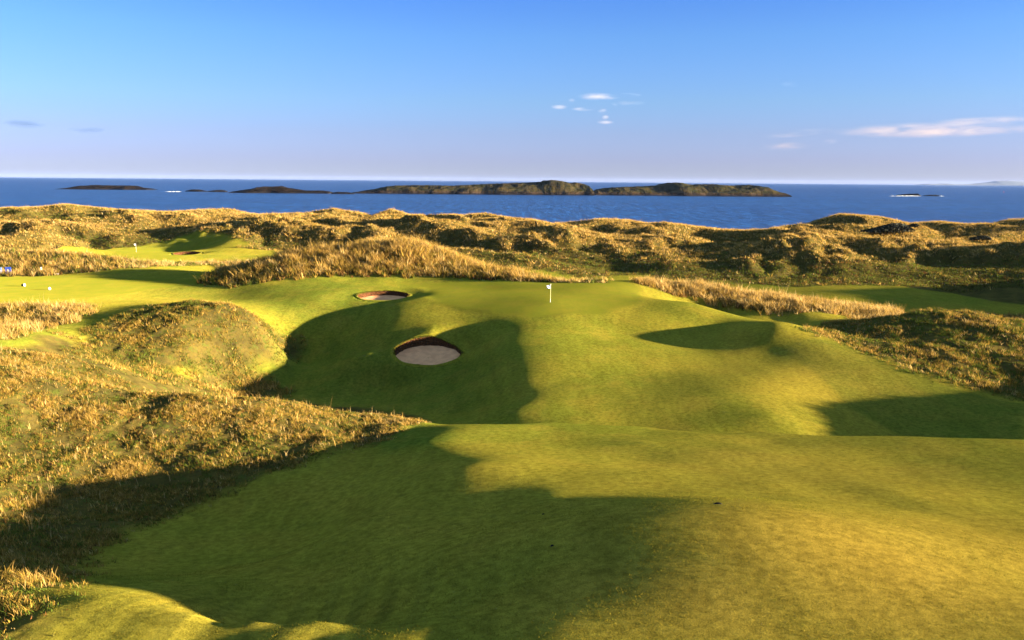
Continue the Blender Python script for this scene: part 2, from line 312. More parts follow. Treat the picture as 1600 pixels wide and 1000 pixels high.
def turf_material():
    m, nt = mat('turf'); N = NT(nt); pos = N.n('ShaderNodeNewGeometry').outputs['Position']
    rough = N.attr('rough').outputs['Fac']; fine = N.attr('fine').outputs['Fac']; dry = N.attr('dry').outputs['Fac']
    n1 = N.noise(pos, .045, 3); n2 = N.noise(pos, .35, 5, .6); n3 = N.noise(pos, 3.2, 4, .65); n4 = N.noise(pos, 24, 3, .75); n5 = N.noise(pos, 1.1, 3, .6)
    st = N.noise(N.vscale(pos, (.9, .16, .5)), 1.0, 2)
    lush_shade = N.attr('lush_shade').outputs['Fac']; mow = N.attr('mow').outputs['Fac']
    a = N.mix(N.map(n1, .38, .64), (.126, .130, .014), (.194, .162, .018))
    a = N.mix(N.math('MULTIPLY', N.map(n2, .42, .7), .5), a, (.215, .160, .020))
    a = N.mix(N.math('MULTIPLY', N.map(n5, .5, .75), .35), a, (.100, .102, .014))
    a = N.mix(lush_shade, a, N.mix(N.map(n2, .4, .65), (.078, .100, .012), (.112, .114, .015)))
    a = N.mix(dry, a, (.245, .163, .024))
    wv = N.n('ShaderNodeTexWave', wave_type='BANDS', bands_direction='X'); wv.inputs['Scale'].default_value = .34; wv.inputs['Distortion'].default_value = 1.2; wv.inputs['Detail Scale'].default_value = .5; N.l(pos, wv.inputs['Vector'])
    a = N.mix(N.math('MULTIPLY', mow, N.math('MULTIPLY', N.map(wv.outputs['Fac'], .45, .75), .6)), a, (.105, .095, .014))
    k = N.math('ADD', N.map(n3, .25, .75, .70, 1.30), N.math('SUBTRACT', N.map(n4, .25, .75, .0, .6), .3))
    k = N.math('MULTIPLY', k, N.map(st, .3, .7, .92, 1.08))
    kk = N.n('ShaderNodeCombineColor'); [N.l(k, kk.inputs[i]) for i in range(3)]
    a = N.mix(1.0, a, kk.outputs[0], 'MULTIPLY')
    g = N.mix(N.map(n2, .35, .7), (.118, .126, .012), (.145, .134, .014))
    a = N.mix(N.math('MULTIPLY', fine, .85), a, g)
    r = N.mix(N.map(n2, .35, .62), (.055, .045, .013), (.10, .074, .018)); r = N.mix(N.math('MULTIPLY', N.map(n3, .45, .7), .6), r, (.05, .036, .014)); sy = N.n('ShaderNodeSeparateXYZ'); N.l(pos, sy.inputs[0]); r = N.mix(N.math('MULTIPLY', N.map(n5, .5, .72), N.map(sy.outputs[1], 130, 170, .8, .15)), r, (.065, .08, .014))
    c = N.mix(rough, a, r)
    hgt = N.math('ADD', N.math('MULTIPLY', n4, .6), N.math('MULTIPLY', n3, .9))
    bump = N.n('ShaderNodeBump'); bump.inputs['Strength'].default_value = .55; N.l(hgt, bump.inputs['Height'])
    N.l(N.math('ADD', N.math('MULTIPLY', N.math('SUBTRACT', 1.0, fine), .028), N.math('MULTIPLY', rough, .12)), bump.inputs['Distance'])
    d = N.n('ShaderNodeBsdfDiffuse'); d.inputs['Roughness'].default_value = .6; N.l(c, d.inputs[0]); N.l(bump.outputs[0], d.inputs['Normal'])
    sh = N.n('ShaderNodeBsdfSheen') if False else None
    out = N.n('ShaderNodeOutputMaterial'); N.l(d.outputs[0], out.inputs[0]); return m
TURF = turf_material()

def blade_material():
    m, nt = mat('grass_blades'); N = NT(nt); c = N.attr('col').outputs['Color']
    d = N.n('ShaderNodeBsdfDiffuse'); t = N.n('ShaderNodeBsdfTranslucent'); N.l(c, d.inputs[0]); N.l(c, t.inputs[0])
    x = N.n('ShaderNodeMixShader'); x.inputs[0].default_value = .3; N.l(d.outputs[0], x.inputs[1]); N.l(t.outputs[0], x.inputs[2])
    out = N.n('ShaderNodeOutputMaterial'); N.l(x.outputs[0], out.inputs[0]); return m
BLADE = blade_material()

def simple(name, col, rough=.6, noise_amt=.2, scale=8, col2=None, bump=0, metal=0, spec=.3):
    m, nt = mat(name); N = NT(nt); pos = N.n('ShaderNodeNewGeometry').outputs['Position']; n = N.noise(pos, scale, 5, .6)
    c2 = col2 or tuple(v * (1 - noise_amt) for v in col)
    c = N.mix(N.map(n, .35, .65), col, c2); p = N.n('ShaderNodeBsdfPrincipled'); N.l(c, p.inputs['Base Color']); p.inputs['Roughness'].default_value = rough; p.inputs['Metallic'].default_value = metal; p.inputs['Specular IOR Level'].default_value = spec
    if bump:
        b = N.n('ShaderNodeBump'); b.inputs['Distance'].default_value = bump; N.l(n, b.inputs['Height']); N.l(b.outputs[0], p.inputs['Normal'])
    out = N.n('ShaderNodeOutputMaterial'); N.l(p.outputs[0], out.inputs[0]); return m

# ------------------------------------------------------------------ mesh helpers
def tag(o, label=None, cat=None, group=None, kind=None):
    for k, v in (('label', label), ('category', cat), ('group', group), ('kind', kind)):
        if v: o[k] = v
    return o
def link(name, me, material=None, parent=None):
    o = bpy.data.objects.new(name, me); COL.objects.link(o)
    if material: me.materials.append(material)
    if parent is not None: o.parent = parent
    return o
def empty(name, loc, label, cat, group=None, rz=0):
    o = bpy.data.objects.new(name, None); COL.objects.link(o); o.location = loc; o.rotation_euler.z = rz; o.empty_display_size = .3
    return tag(o, label, cat, group)
def np_mesh(name, V, Fc, k, smooth=True):
    me = bpy.data.meshes.new(name); V = np.ascontiguousarray(V, np.float32); Fc = np.ascontiguousarray(Fc, np.int32)
    me.vertices.add(len(V)); me.vertices.foreach_set('co', V.ravel()); me.loops.add(Fc.size); me.loops.foreach_set('vertex_index', Fc.ravel())
    me.polygons.add(len(Fc)); me.polygons.foreach_set('loop_start', np.arange(0, Fc.size, k, dtype=np.int32))
    me.polygons.foreach_set('use_smooth', np.full(len(Fc), smooth)); me.update(calc_edges=True); return me
def py_mesh(name, verts, faces, smooth=False):
    me = bpy.data.meshes.new(name); me.from_pydata([tuple(v) for v in verts], [], faces); me.update()
    if smooth: me.polygons.foreach_set('use_smooth', [True] * len(me.polygons))
    return me
def fattr(me, name, a):
    me.attributes.new(name, 'FLOAT', 'POINT').data.foreach_set('value', np.ascontiguousarray(a, np.float32).ravel())
def cattr(me, name, c):
    me.attributes.new(name, 'FLOAT_COLOR', 'POINT').data.foreach_set('color', np.c_[c, np.ones(len(c))].astype(np.float32).ravel())
class MB:
    def __init__(s): s.v = []; s.f = []
    def box(s, c, h, rz=0, bev=0):
        a, b, cc = h; n = len(s.v); ca, sa = math.cos(rz), math.sin(rz)
        for z in (-cc, cc):
            for x, y in ((-a, -b), (a, -b), (a, b), (-a, b)): s.v.append((c[0] + x * ca - y * sa, c[1] + x * sa + y * ca, c[2] + z))
        s.f += [tuple(n + i for i in q) for q in ((3, 2, 1, 0), (4, 5, 6, 7), (0, 1, 5, 4), (1, 2, 6, 5), (2, 3, 7, 6), (3, 0, 4, 7))]; return s
    def lathe(s, c, prof, k=14):
        n = len(s.v)
        for r, z in prof:
            for i in range(k): a = 2 * math.pi * i / k; s.v.append((c[0] + r * math.cos(a), c[1] + r * math.sin(a), c[2] + z))
        for j in range(len(prof) - 1):
            for i in range(k): s.f.append((n + j * k + i, n + j * k + (i + 1) % k, n + (j + 1) * k + (i + 1) % k, n + (j + 1) * k + i))
        s.f.append(tuple(n + (len(prof) - 1) * k + i for i in range(k))); s.f.append(tuple(n + i for i in reversed(range(k)))); return s
    def build(s, name, material, parent=None, smooth=False):
        return link(name, py_mesh(name, s.v, s.f, smooth), material, parent)

# ------------------------------------------------------------------ ground sheets (split along their edges, normals shared)
DRY = np.zeros(X.shape)
for u, v, d, s, a in [(1350,900,20,7,.9),(1100,950,18,4,.8),(1600,850,23,7,.7),(1250,720,39,8,.35),(150,470,104,14,.25),(300,960,19,5,.35),(1300,590,76,12,.35),(250,468,108,10,.25)]:
    c = at(u, v, d); DRY = np.maximum(DRY, a * np.exp(-(((X - c[0]) ** 2 + (Y - c[1]) ** 2) / s ** 2)))
FINE = np.maximum(np.maximum(GREEN, GREEN2), TEE)
ID = np.zeros(X.shape, int); ID[M['dunes'] > .5] = 1; ID[GREEN > .5] = 2; ID[GREEN2 > .5] = 3; ID[TEE > .5] = 4
vid = np.arange(NR * NA).reshape(NR, NA)
quads = np.stack([vid[:-1, :-1], vid[:-1, 1:], vid[1:, 1:], vid[1:, :-1]], -1).reshape(-1, 4)
VV = np.stack([X, Y, Z], -1).reshape(-1, 3)
du = np.zeros((NR, NA, 3)); G3 = VV.reshape(NR, NA, 3)
du[:, 1:-1] = G3[:, 2:] - G3[:, :-2]; du[:, 0] = G3[:, 1] - G3[:, 0]; du[:, -1] = G3[:, -1] - G3[:, -2]
dv = np.zeros_like(du); dv[1:-1] = G3[2:] - G3[:-2]; dv[0] = G3[1] - G3[0]; dv[-1] = G3[-1] - G3[-2]
NV = np.cross(du, dv).reshape(-1, 3); NV /= np.linalg.norm(NV, axis=1)[:, None] + 1e-12
qid = ID.reshape(-1)[quads[:, 0]]
for k, nm, lab, cat in [(0, 'ground', 'mown fairway and rough rolling down from the viewpoint into the valley', 'ground'), (1, 'hills', 'belt of grassy dunes between the golf course and the sea', 'dunes'),
                   (2, 'putting_green', 'smooth green plateau round the nearer white flag', 'putting green'), (3, 'putting_green', 'far smooth green round the small distant flag', 'putting green'), (4, 'tee_ground', 'flat mown tee beside the two blue boards', 'tee')]:
    q = quads[qid == k]; used = np.unique(q); remap = np.zeros(NR * NA, int); remap[used] = np.arange(len(used))
    me = np_mesh(nm, VV[used], remap[q], 4); fattr(me, 'rough', ROUGH.ravel()[used]); fattr(me, 'fine', FINE.ravel()[used]); fattr(me, 'dry', DRY.ravel()[used]); fattr(me, 'lush_shade', LUSH_SHADE.ravel()[used]); fattr(me, 'mow', MOW.ravel()[used])
    me.normals_split_custom_set_from_vertices(NV[used].tolist())
    tag(link(nm, me, TURF), lab, cat, kind='structure')

# ------------------------------------------------------------------ grass
PAL = dict(straw=(.35,.215,.06), pale=(.40,.28,.11), olive=(.10,.088,.018), green=(.078,.105,.015), russet=(.14,.06,.02), dark=(.045,.034,.014), gold=(.22,.14,.026), turf=(.10, .10, .011), turfgold=(.155, .12, .014))
def grass(name, label, mask, bounds, dens, h, w, blades, mixw, seed, seg=1, lean=.45, patch=6.0, front=None, crest=None, var=.22, clump=1.1, sink=.05):
    g = np.random.default_rng(seed); x0, x1, y0, y1 = bounds
    n = int((x1 - x0) * (y1 - y0) * dens)
    if n > 6000000: n = 6000000
    x = g.uniform(x0, x1, n); y = g.uniform(y0, y1, n); m = sample(mask, x, y)
    ok = (g.random(n) < m ** .8) & (np.abs(x) < (y + 14) * .72)
    cl = noise(x / 1.9, y / 1.9, seed + 3) + .6 * noise(x / .8, y / .8, seed + 4)
    ok &= g.random(n) < np.clip(.55 + clump * cl, .12, 1)
    if front is not None: ok &= front(x, y, g)
    x, y, cl = x[ok], y[ok], cl[ok]; n = len(x); z = sample(Z, x, y) - sink
    pn = fbm(x / patch, y / patch, seed + 9, 3); p2 = fbm(x / 2.2, y / 2.2, seed + 15, 2)
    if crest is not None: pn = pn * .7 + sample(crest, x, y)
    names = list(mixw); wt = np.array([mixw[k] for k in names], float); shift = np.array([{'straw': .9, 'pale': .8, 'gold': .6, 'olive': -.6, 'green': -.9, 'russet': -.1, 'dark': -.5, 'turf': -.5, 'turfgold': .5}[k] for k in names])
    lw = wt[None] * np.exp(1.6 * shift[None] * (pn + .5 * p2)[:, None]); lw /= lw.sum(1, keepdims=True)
    pick = (g.random(n)[:, None] > np.cumsum(lw, 1)).sum(1).clip(0, len(names) - 1)
    col = np.array([PAL[k] for k in names])[pick] * np.exp(g.normal(0, var, n))[:, None]
    hh = h * np.exp(g.normal(0, .28, n)) * (1 + .35 * np.clip(cl, -1, 1)) * np.where(np.isin(pick, [i for i, k in enumerate(names) if k in ('straw', 'pale', 'gold')]), 1.15, .75)
    B = blades; N_ = n * B
    bx = np.repeat(x, B) + g.normal(0, w * 1.6, N_); by = np.repeat(y, B) + g.normal(0, w * 1.6, N_); bz = np.repeat(z, B)
    ph = g.uniform(0, 2 * math.pi, N_); wd = w * g.uniform(.5, 1.2, N_) * .5; bh = np.repeat(hh, B) * g.uniform(.55, 1.15, N_)
    lx = g.normal(-.12, lean, N_) * bh; ly = g.normal(0, lean, N_) * bh; cx, sy = np.cos(ph) * wd, np.sin(ph) * wd
    bc = np.repeat(col, B, 0) * np.exp(g.normal(0, .14, N_))[:, None]
    if seg == 1:
        V = np.stack([np.stack([bx - cx, by - sy, bz], -1), np.stack([bx + cx, by + sy, bz], -1), np.stack([bx + lx, by + ly, bz + bh], -1)], 1)
        Fi = np.arange(N_ * 3).reshape(-1, 3); C = np.repeat(bc, 3, 0)
    else:
        mx, my, mz = bx + lx * .35, by + ly * .35, bz + bh * .6
        V = np.stack([np.stack([bx - cx, by - sy, bz], -1), np.stack([bx + cx, by + sy, bz], -1), np.stack([mx + cx * .7, my + sy * .7, mz], -1), np.stack([mx - cx * .7, my - sy * .7, mz], -1), np.stack([bx + lx, by + ly, bz + bh], -1)], 1)
        b0 = np.arange(N_)[:, None] * 5; Fi = np.concatenate([b0 + [0, 1, 2], b0 + [0, 2, 3], b0 + [3, 2, 4]], 0); C = np.repeat(bc, 5, 0)
    me = np_mesh(name, V.reshape(-1, 3), Fi, 3, False); cattr(me, 'col', C)
    print('GRASS', name, n, 'tufts', len(Fi), 'tris')
    return tag(link(name, me, BLADE), label, 'grass', kind='stuff')
def blur(A, k):
    for ax in (0, 1):
        c = np.cumsum(np.concatenate([np.repeat(np.take(A, [0], ax), k + 1, ax), A, np.repeat(np.take(A, [-1], ax), k, ax)], ax), ax)
        n_ = A.shape[ax]; A = (np.take(c, range(2 * k + 1, 2 * k + 1 + n_), ax) - np.take(c, range(0, n_), ax)) / (2 * k + 1)
    return A
# pale marram on crests, darker heath lower down; doubles as painted shade
HABIT_SHADE = np.clip((Z - blur(blur(Z, 24), 24)) * .6 + np.clip((Z - (CAMZ - 15.8)) * .26, -1.1, .4) - .1, -1.5, 1.0)
for u, v, d, sx, sy, a in [(120, 335, 262, 22, 14, 1.5), (40, 340, 255, 12, 9, .9), (300, 372, 225, 26, 9, .7), (900, 412, 184, 26, 8, .9), (760, 405, 190, 22, 8, .8), (1100, 420, 176, 22, 7, .9), (1420, 425, 175, 26, 9, 1.0), (1560, 415, 180, 20, 10, .9)]:  # bracken knoll at left; shaded front slopes darkened by tuft colour
    c = at(u, v, d); HABIT_SHADE -= a * np.exp(-((X - c[0]) / sx) ** 2 - ((Y - c[1]) / sy) ** 2)
HABIT_SHADE = np.clip(HABIT_SHADE, -2.0, 1.0)
dune_mix = dict(straw=1.8, gold=1.4, pale=.7, olive=1.5, green=.35, russet=.8, dark=.8)
grass('dune_grass', 'wiry gold and olive grass covering the dunes by the sea', M['dunes'], (-190, 190, 160, 335), 11, .42, .16, 4, dune_mix, 101, lean=.55, patch=14, crest=HABIT_SHADE, var=.2, clump=.45, front=lambda x, y, g: g.random(len(x)) < np.clip(1.5 - y / 330, .3, 1))
grass('marram_grass', 'tall golden grass on the ridge behind the green', M['ridge'], (-62, 8, 116, 145), 34, .68, .11, 8, dict(straw=1.3, gold=1.6, pale=.4, olive=.9, green=.4, russet=.7, dark=.5), 102, patch=4, crest=np.clip((Z - (CAMZ - 13)) * .35, -1.1, .8))
grass('rough_grass', 'shaggy grass on the bank between the tee and the far green', M['berm'], (-125, -55, 138, 170), 16, .7, .12, 6, dict(straw=.7, pale=.3, gold=.6, olive=1.2, green=.6, dark=1.2, russet=.5), 103)
grass('rough_grass', 'thin line of grass along the fairway edges', M['lip'], (-80, 18, 110, 175), 14, .5, .10, 5, dict(straw=.8, pale=.8, olive=1.2, green=.6), 104)
grass('marram_grass', 'pale straw strip running along the right edge of the green', M['strip'], (12, 62, 98, 126), 40, .6, .09, 7, dict(straw=1.3, pale=1.2, gold=.9, olive=.5, russet=.6, dark=.4), 105, patch=3)
grass('rough_grass', 'mixed rough grass over the mound at the right edge', M['right'], (25, 66, 62, 106), 40, .27, .07, 6, dict(straw=.3, gold=1.0, pale=.1, olive=1.3, green=2.4, russet=.2, dark=.1), 106)
grass('rough_grass', 'short rough grass over the round mound left of the bunker', M['mound'], (-48, -20, 70, 102), 46, .24, .06, 6, dict(straw=.2, gold=.9, olive=1.5, green=1.7, dark=.1), 107, var=.15)
grass('rough_grass', 'short tangled grass in the dip below the round mound', M['gap'], (-55, -18, 62, 96), 34, .3, .07, 6, dict(straw=.7, gold=1, olive=1.5, green=1.3), 117)
grass('rough_grass', 'straw coloured verge between the tee and the round mound', M['verge'], (-72, -38, 66, 112), 30, .5, .08, 6, dict(straw=1.4, pale=.9, gold=1, olive=.8, green=.3), 108)
grass('rough_grass', 'long tangled grass over the near ridge on the left', M['left'] * (1 - sst(24, 28, Y) * 0), (-52, -5, 15, 66), 210, .165, .026, 6, dict(straw=.4, pale=.1, gold=1.3, olive=2.0, green=1.9, russet=.7, dark=.4), 109, seg=2, patch=5, var=.18)
grass('seeding_grass', 'sparse tall pale seed stalks standing above the near left rough', M['left'], (-48, -5, 15, 66), 5, .34, .02, 2, dict(straw=1, pale=1.0, russet=.8), 119, seg=2, lean=.22, patch=4)
grass('rough_grass', 'rough grass on the dunes beyond the right edge', M['side'], (44, 100, 20, 125), 5, .5, .12, 5, dict(straw=.7, gold=1, olive=1.2, green=.8), 110)

grass('mown_grass', 'short mown grass on the fairway hump nearest the viewpoint', 1 - ROUGH, (-26, 26, 13, 38), 420, .030, .012, 2, dict(turf=1.2, turfgold=1.0), 120, lean=.6, patch=7, var=.2, clump=.35, sink=.004, crest=DRY * 1.2 - .2, front=lambda x, y, g: g.random(len(x)) < np.clip((38 - y) / 14, 0, 1))
# ------------------------------------------------------------------ bunkers
def sand_material():
    m, nt = mat('sand'); N = NT(nt); pos = N.n('ShaderNodeNewGeometry').outputs['Position']
    n1 = N.noise(pos, 1.3, 4); n2 = N.noise(pos, 14, 4, .6); c = N.mix(N.map(n1, .35, .65), (.70, .335, .165), (.58, .27, .135)); c = N.mix(N.map(n2, .6, .75), c, (.36, .20, .10))
    rk = N.n('ShaderNodeTexWave', wave_type='BANDS'); rk.inputs['Scale'].default_value = 6; rk.inputs['Distortion'].default_value = 2; N.l(pos, rk.inputs['Vector'])
    b = N.n('ShaderNodeBump'); b.inputs['Distance'].default_value = .02; b.inputs['Strength'].default_value = .6; N.l(N.math('ADD', n2, N.math('MULTIPLY', rk.outputs['Fac'], .3)), b.inputs['Height'])
    d = N.n('ShaderNodeBsdfDiffuse'); N.l(c, d.inputs[0]); N.l(b.outputs[0], d.inputs['Normal']); o = N.n('ShaderNodeOutputMaterial'); N.l(d.outputs[0], o.inputs[0]); return m
def revet_material():
    m, nt = mat('turf_wall'); N = NT(nt); pos = N.n('ShaderNodeNewGeometry').outputs['Position']
    n1 = N.noise(N.vscale(pos, (1, 1, 2.5)), 2.6, 5, .7); n2 = N.noise(N.vscale(pos, (1, 1, 4)), 9, 4, .7)
    c = N.mix(N.map(n1, .35, .65), (.17, .066, .024), (.085, .038, .019)); c = N.mix(N.map(n2, .46, .58), c, (.024, .014, .010))
    b = N.n('ShaderNodeBump'); b.inputs['Distance'].default_value = .12; N.l(n2, b.inputs['Height'])
    d = N.n('ShaderNodeBsdfDiffuse'); N.l(c, d.inputs[0]); N.l(b.outputs[0], d.inputs['Normal']); o = N.n('ShaderNodeOutputMaterial'); N.l(d.outputs[0], o.inputs[0]); return m
SAND, REVET = sand_material(), revet_material()
def bunker(b, label, wall_back, front_drop):
    bx, by, rx, ry = b; K = 96
    an = np.linspace(0, 2 * math.pi, K, endpoint=False); wob = 1 + .03 * noise(np.cos(an) * 2 + 5, np.sin(an) * 2, 77)
    def ring(s): return bx + rx * s * wob * np.cos(an), by + ry * s * wob * np.sin(an)
    x1, y1 = ring(1.0); z1 = sample(ZU, x1, y1)
    root = empty('sand_bunker', (bx, by, float(z1.min())), label, 'bunker'); off = np.array([bx, by, float(z1.min())])
    zf = z1[y1 < by - .8 * ry].min() - front_drop; zb = z1[y1 > by + .8 * ry].max() - wall_back
    def sand_z(x, y, s): 
        t = np.clip((y - (by - ry)) / (2 * ry), 0, 1); return zf + (zb - zf) * (t ** 1.15) - .10 * (1 - s * s) + .04 * fbm(x / 1.2, y / 1.2, 78, 2)
    V = []; Fc = []; rings = np.linspace(0.02, .985, 14)
    for s in rings: x, y = ring(s); V.append(np.stack([x, y, sand_z(x, y, s)], -1))
    V = np.concatenate(V) - off
    idx = lambda r, k: r * K + k % K
    Fc = [[idx(r, k), idx(r, k + 1), idx(r + 1, k + 1), idx(r + 1, k)] for r in range(len(rings) - 1) for k in range(K)]
    link('sand', np_mesh('sand', V, np.array(Fc), 4), SAND, root)
    # stacked turf face, stepped in courses, leaning outwards
    V = []; steps = 11; top = z1 + .05 + .05 * noise(an * 5, an * 0, 79)
    xs, ys = ring(.985); zbse = np.minimum(sand_z(xs, ys, .985) - .25, top - .15)
    for j in range(steps):
        t = j / (steps - 1); s = .955 + .05 * t + (.02 if j % 2 else 0) ; x, y = ring(s); jit = .09 * noise(an * 14, an * 0 + j * 3.1, 80)
        V.append(np.stack([x + jit * np.cos(an), y + jit * np.sin(an), zbse + (top - zbse) * t], -1))
    V = np.concatenate(V) - off
    Fc = [[idx(r, k), idx(r + 1, k), idx(r + 1, k + 1), idx(r, k + 1)] for r in range(steps - 1) for k in range(K)]
    link('turf_face', np_mesh('turf_face', V, np.array(Fc), 4, False), REVET, root)
    V = []
    for s, dz in ((1.0, .03), (1.01, .07), (1.05, .06), (1.10, .03), (1.16, -.04)):
        x, y = ring(s); V.append(np.stack([x, y, sample(ZU, x, y) + dz], -1))
    V = np.concatenate(V) - off
    Fc = [[idx(r, k), idx(r + 1, k), idx(r + 1, k + 1), idx(r, k + 1)] for r in range(4) for k in range(K)]
    me = np_mesh('grass_lip', V, np.array(Fc), 4); link('grass_lip', me, TURF, root)
    g = np.random.default_rng(int(abs(bx * 10)) + 3); nb = 1500; aa = g.uniform(-.3, math.pi + .3, nb); ss = g.normal(1.015, .018, nb); wv_ = np.interp(aa % (2 * math.pi), an, wob)
    fx, fy_ = bx + rx * ss * wv_ * np.cos(aa), by + ry * ss * wv_ * np.sin(aa); fz = sample(ZU, fx, fy_) + .02; hb = g.uniform(.06, .20, nb) * (.6 + .6 * np.clip(noise(aa * 6, aa * 0, 91) + .5, 0, 1.2)); tw = g.uniform(0, 6.28, nb); bw = .02
    V = np.stack([np.stack([fx - bw * np.cos(tw), fy_ - bw * np.sin(tw), fz], -1), np.stack([fx + bw * np.cos(tw), fy_ + bw * np.sin(tw), fz], -1), np.stack([fx + g.normal(0, .05, nb), fy_ - g.uniform(0, .1, nb), fz + hb], -1)], 1).reshape(-1, 3) - off
    me = np_mesh('grass_fringe', V, np.arange(nb * 3).reshape(-1, 3), 3, False); cattr(me, 'col', np.repeat(np.array([[.10, .11, .015], [.16, .12, .02], [.09, .05, .02]])[g.integers(0, 3, nb)], 3, 0)); fr = link('grass_fringe', me, BLADE, root); fr['kind'] = 'stuff'
bunker(BUNK[0], 'large deep sand bunker with a ragged turf back wall below the green', 1.0, .32)
bunker(BUNK[1], 'smaller sand bunker sunk into the left shoulder of the green', .55, .45)
bunker(BUNK[2], 'tiny distant bunker with an orange rim beside the far green', .8, .3)

# ------------------------------------------------------------------ golf furniture
WHITE = simple('white_paint', (.80, .79, .76), .45, .06, 20); BLACK = simple('black_paint', (.012, .012, .012), .95, .2, spec=0); CLOTH = simple('white_cloth', (.82, .82, .80), .8, .05, 6)
BLUE = simple('blue_board', (.02, .07, .42), .4, .15, 3); PBLUE = simple('pale_blue_board', (.16, .25, .55), .4, .15, 3); CUPM = simple('cup_lining', (.6, .6, .58), .5, .1)
def gz(x, y): return float(sample(Z, np.array([x]), np.array([y]))[0])
def flag(u, v, d, label, h=2.15, side=-1):
    c = hit(u, v, d + 15) if d < 150 else at(u, v, d)[:2]; x, y = float(c[0]), float(c[1]); z = gz(x, y)
    r = empty('golf_flag', (x, y, z), label, 'flag', 'flagsticks on the greens')
    MB().lathe((0, 0, -.15), [(.018, 0), (.018, .55)], 10).build('pole_base', WHITE, r); MB().lathe((0, 0, .40), [(.018, 0), (.018, h - .95)], 10).build('pole', simple('pole_yellow', (.62, .60, .30), .5, .1) if d < 150 else WHITE, r)
    MB().lathe((0, 0, h - .55), [(.018, 0), (.016, .55), (.03, .56), (.03, .60), (.004, .62)], 10).build('pole_top', WHITE, r)
    nu, nv = 14, 10; V = []; Fc = []
    for j in range(nv + 1):
        for i in range(nu + 1):
            s = i / nu; t = j / nv; V.append((side * (.012 + .50 * s * (1 - .15 * t)), .10 * math.sin(5 * s + 2.2 * t) * s ** .6 + .05 * s, h - .03 - .42 * t - .16 * s * s - .05 * s * math.sin(4 * s + t)))
    for j in range(nv):
        for i in range(nu): a = j * (nu + 1) + i; Fc.append((a, a + 1, a + nu + 2, a + nu + 1))
    f = link('flag_cloth', py_mesh('flag_cloth', V, Fc, True), CLOTH, r); md = f.modifiers.new('t', 'SOLIDIFY'); md.thickness = .006
    MB().lathe((0, 0, -.02), [(.054, 0), (.062, .012), (.062, .026), (.05, .026)], 20).build('hole_cup', CUPM, r)
flag(860, 473, 99, 'white flag on a thin stick standing on the nearer green')
flag(213, 394, 207, 'small distant white flag on the far green at left')

def ground_at(u, v, d): c = hit(u, v, d + 12) if True else None; return float(c[0]), float(c[1]), gz(float(c[0]), float(c[1]))
def board(u, v, m, label, w=.95, h=1.15):
    x, y, z = ground_at(u, v, 142); r = empty('tee_board', (x, y, z), label, 'sign board', 'blue boards beside the tee')
    MB().box((0, 0, .18 + h / 2), (w / 2, .03, h / 2)).build('panel', m, r)
    fr = MB(); fr.box((0, 0, .18 + h + .02), (w / 2 + .03, .04, .02)); fr.box((-w / 2 - .015, 0, .18 + h / 2), (.015, .04, h / 2)); fr.box((w / 2 + .015, 0, .18 + h / 2), (.015, .04, h / 2)); fr.build('frame', m, r)
    for sx in (-1, 1): MB().box((sx * w * .35, .0, .05), (.03, .028, .128)).build('leg', BLACK, r)
    e = MB(); K = 20; n = 0; e.v += [(.0, -.036, .20 + h * .5)]
    for i in range(K): a = 2 * math.pi * i / K; rr = .14 + .06 * (i % 2 == 0) ; e.v.append((rr * math.cos(a), -.036, .20 + h * .5 + 1.15 * rr * math.sin(a)))
    for i in range(K): e.f.append((0, 1 + i, 1 + (i + 1) % K))
    eo = e.build('emblem', WHITE, r); md = eo.modifiers.new('t', 'SOLIDIFY'); md.thickness = .008
board(-1, 430, PBLUE, 'pale blue board with a white emblem at the very edge of the photo')
board(13.5, 430, BLUE, 'deep blue board with a white emblem beside the tee')
x, y, z = ground_at(65, 428, 142)
r = empty('marker_post', (x, y, z), 'slim white upright post behind the tee', 'post'); MB().lathe((0, 0, -.1), [(.11, 0), (.10, .1), (.085, 1.1), (.06, 1.16)], 12).build('shaft', WHITE, r, True); MB().lathe((0, 0, 1.055), [(.1, 0), (.1, .05), (.05, .09)], 12).build('cap', WHITE, r, True)
x, y, z = ground_at(82, 429, 142)
r = empty('low_rail', (x, y, z), 'low white rail lying along the back of the tee', 'rail'); MB().box((0, 0, .13), (1.15, .04, .05)).build('rail', WHITE, r); [MB().box((sx, 0, .03), (.04, .035, .06)).build('leg', WHITE, r) for sx in (-1, 0, 1)]
x, y, z = ground_at(37, 447.5, 130)
r = empty('tee_marker', (x, y, z), 'black and white tee marker casting a long shadow', 'tee marker', 'markers on the tee')
MB().lathe((.12, 0, 0), [(.12, 0), (.17, .06), (.18, .24), (.13, .38), (.05, .42)], 16).build('white_block', WHITE, r, True); MB().lathe((-.2, .02, 0), [(.11, 0), (.14, .05), (.14, .26), (.09, .34)], 16).build('black_block', BLACK, r, True)
x, y, z = ground_at(77.5, 453, 130)
r = empty('tee_marker', (x, y, z), 'plain white tee marker nearer the front edge of the tee', 'tee marker', 'markers on the tee'); MB().lathe((0, 0, 0), [(.12, 0), (.17, .06), (.18, .2), (.13, .33), (.04, .38)], 16).build('ball', WHITE, r, True); MB().lathe((0, 0, -.05), [(.05, 0), (.13, .052)], 12).build('stand', WHITE, r)
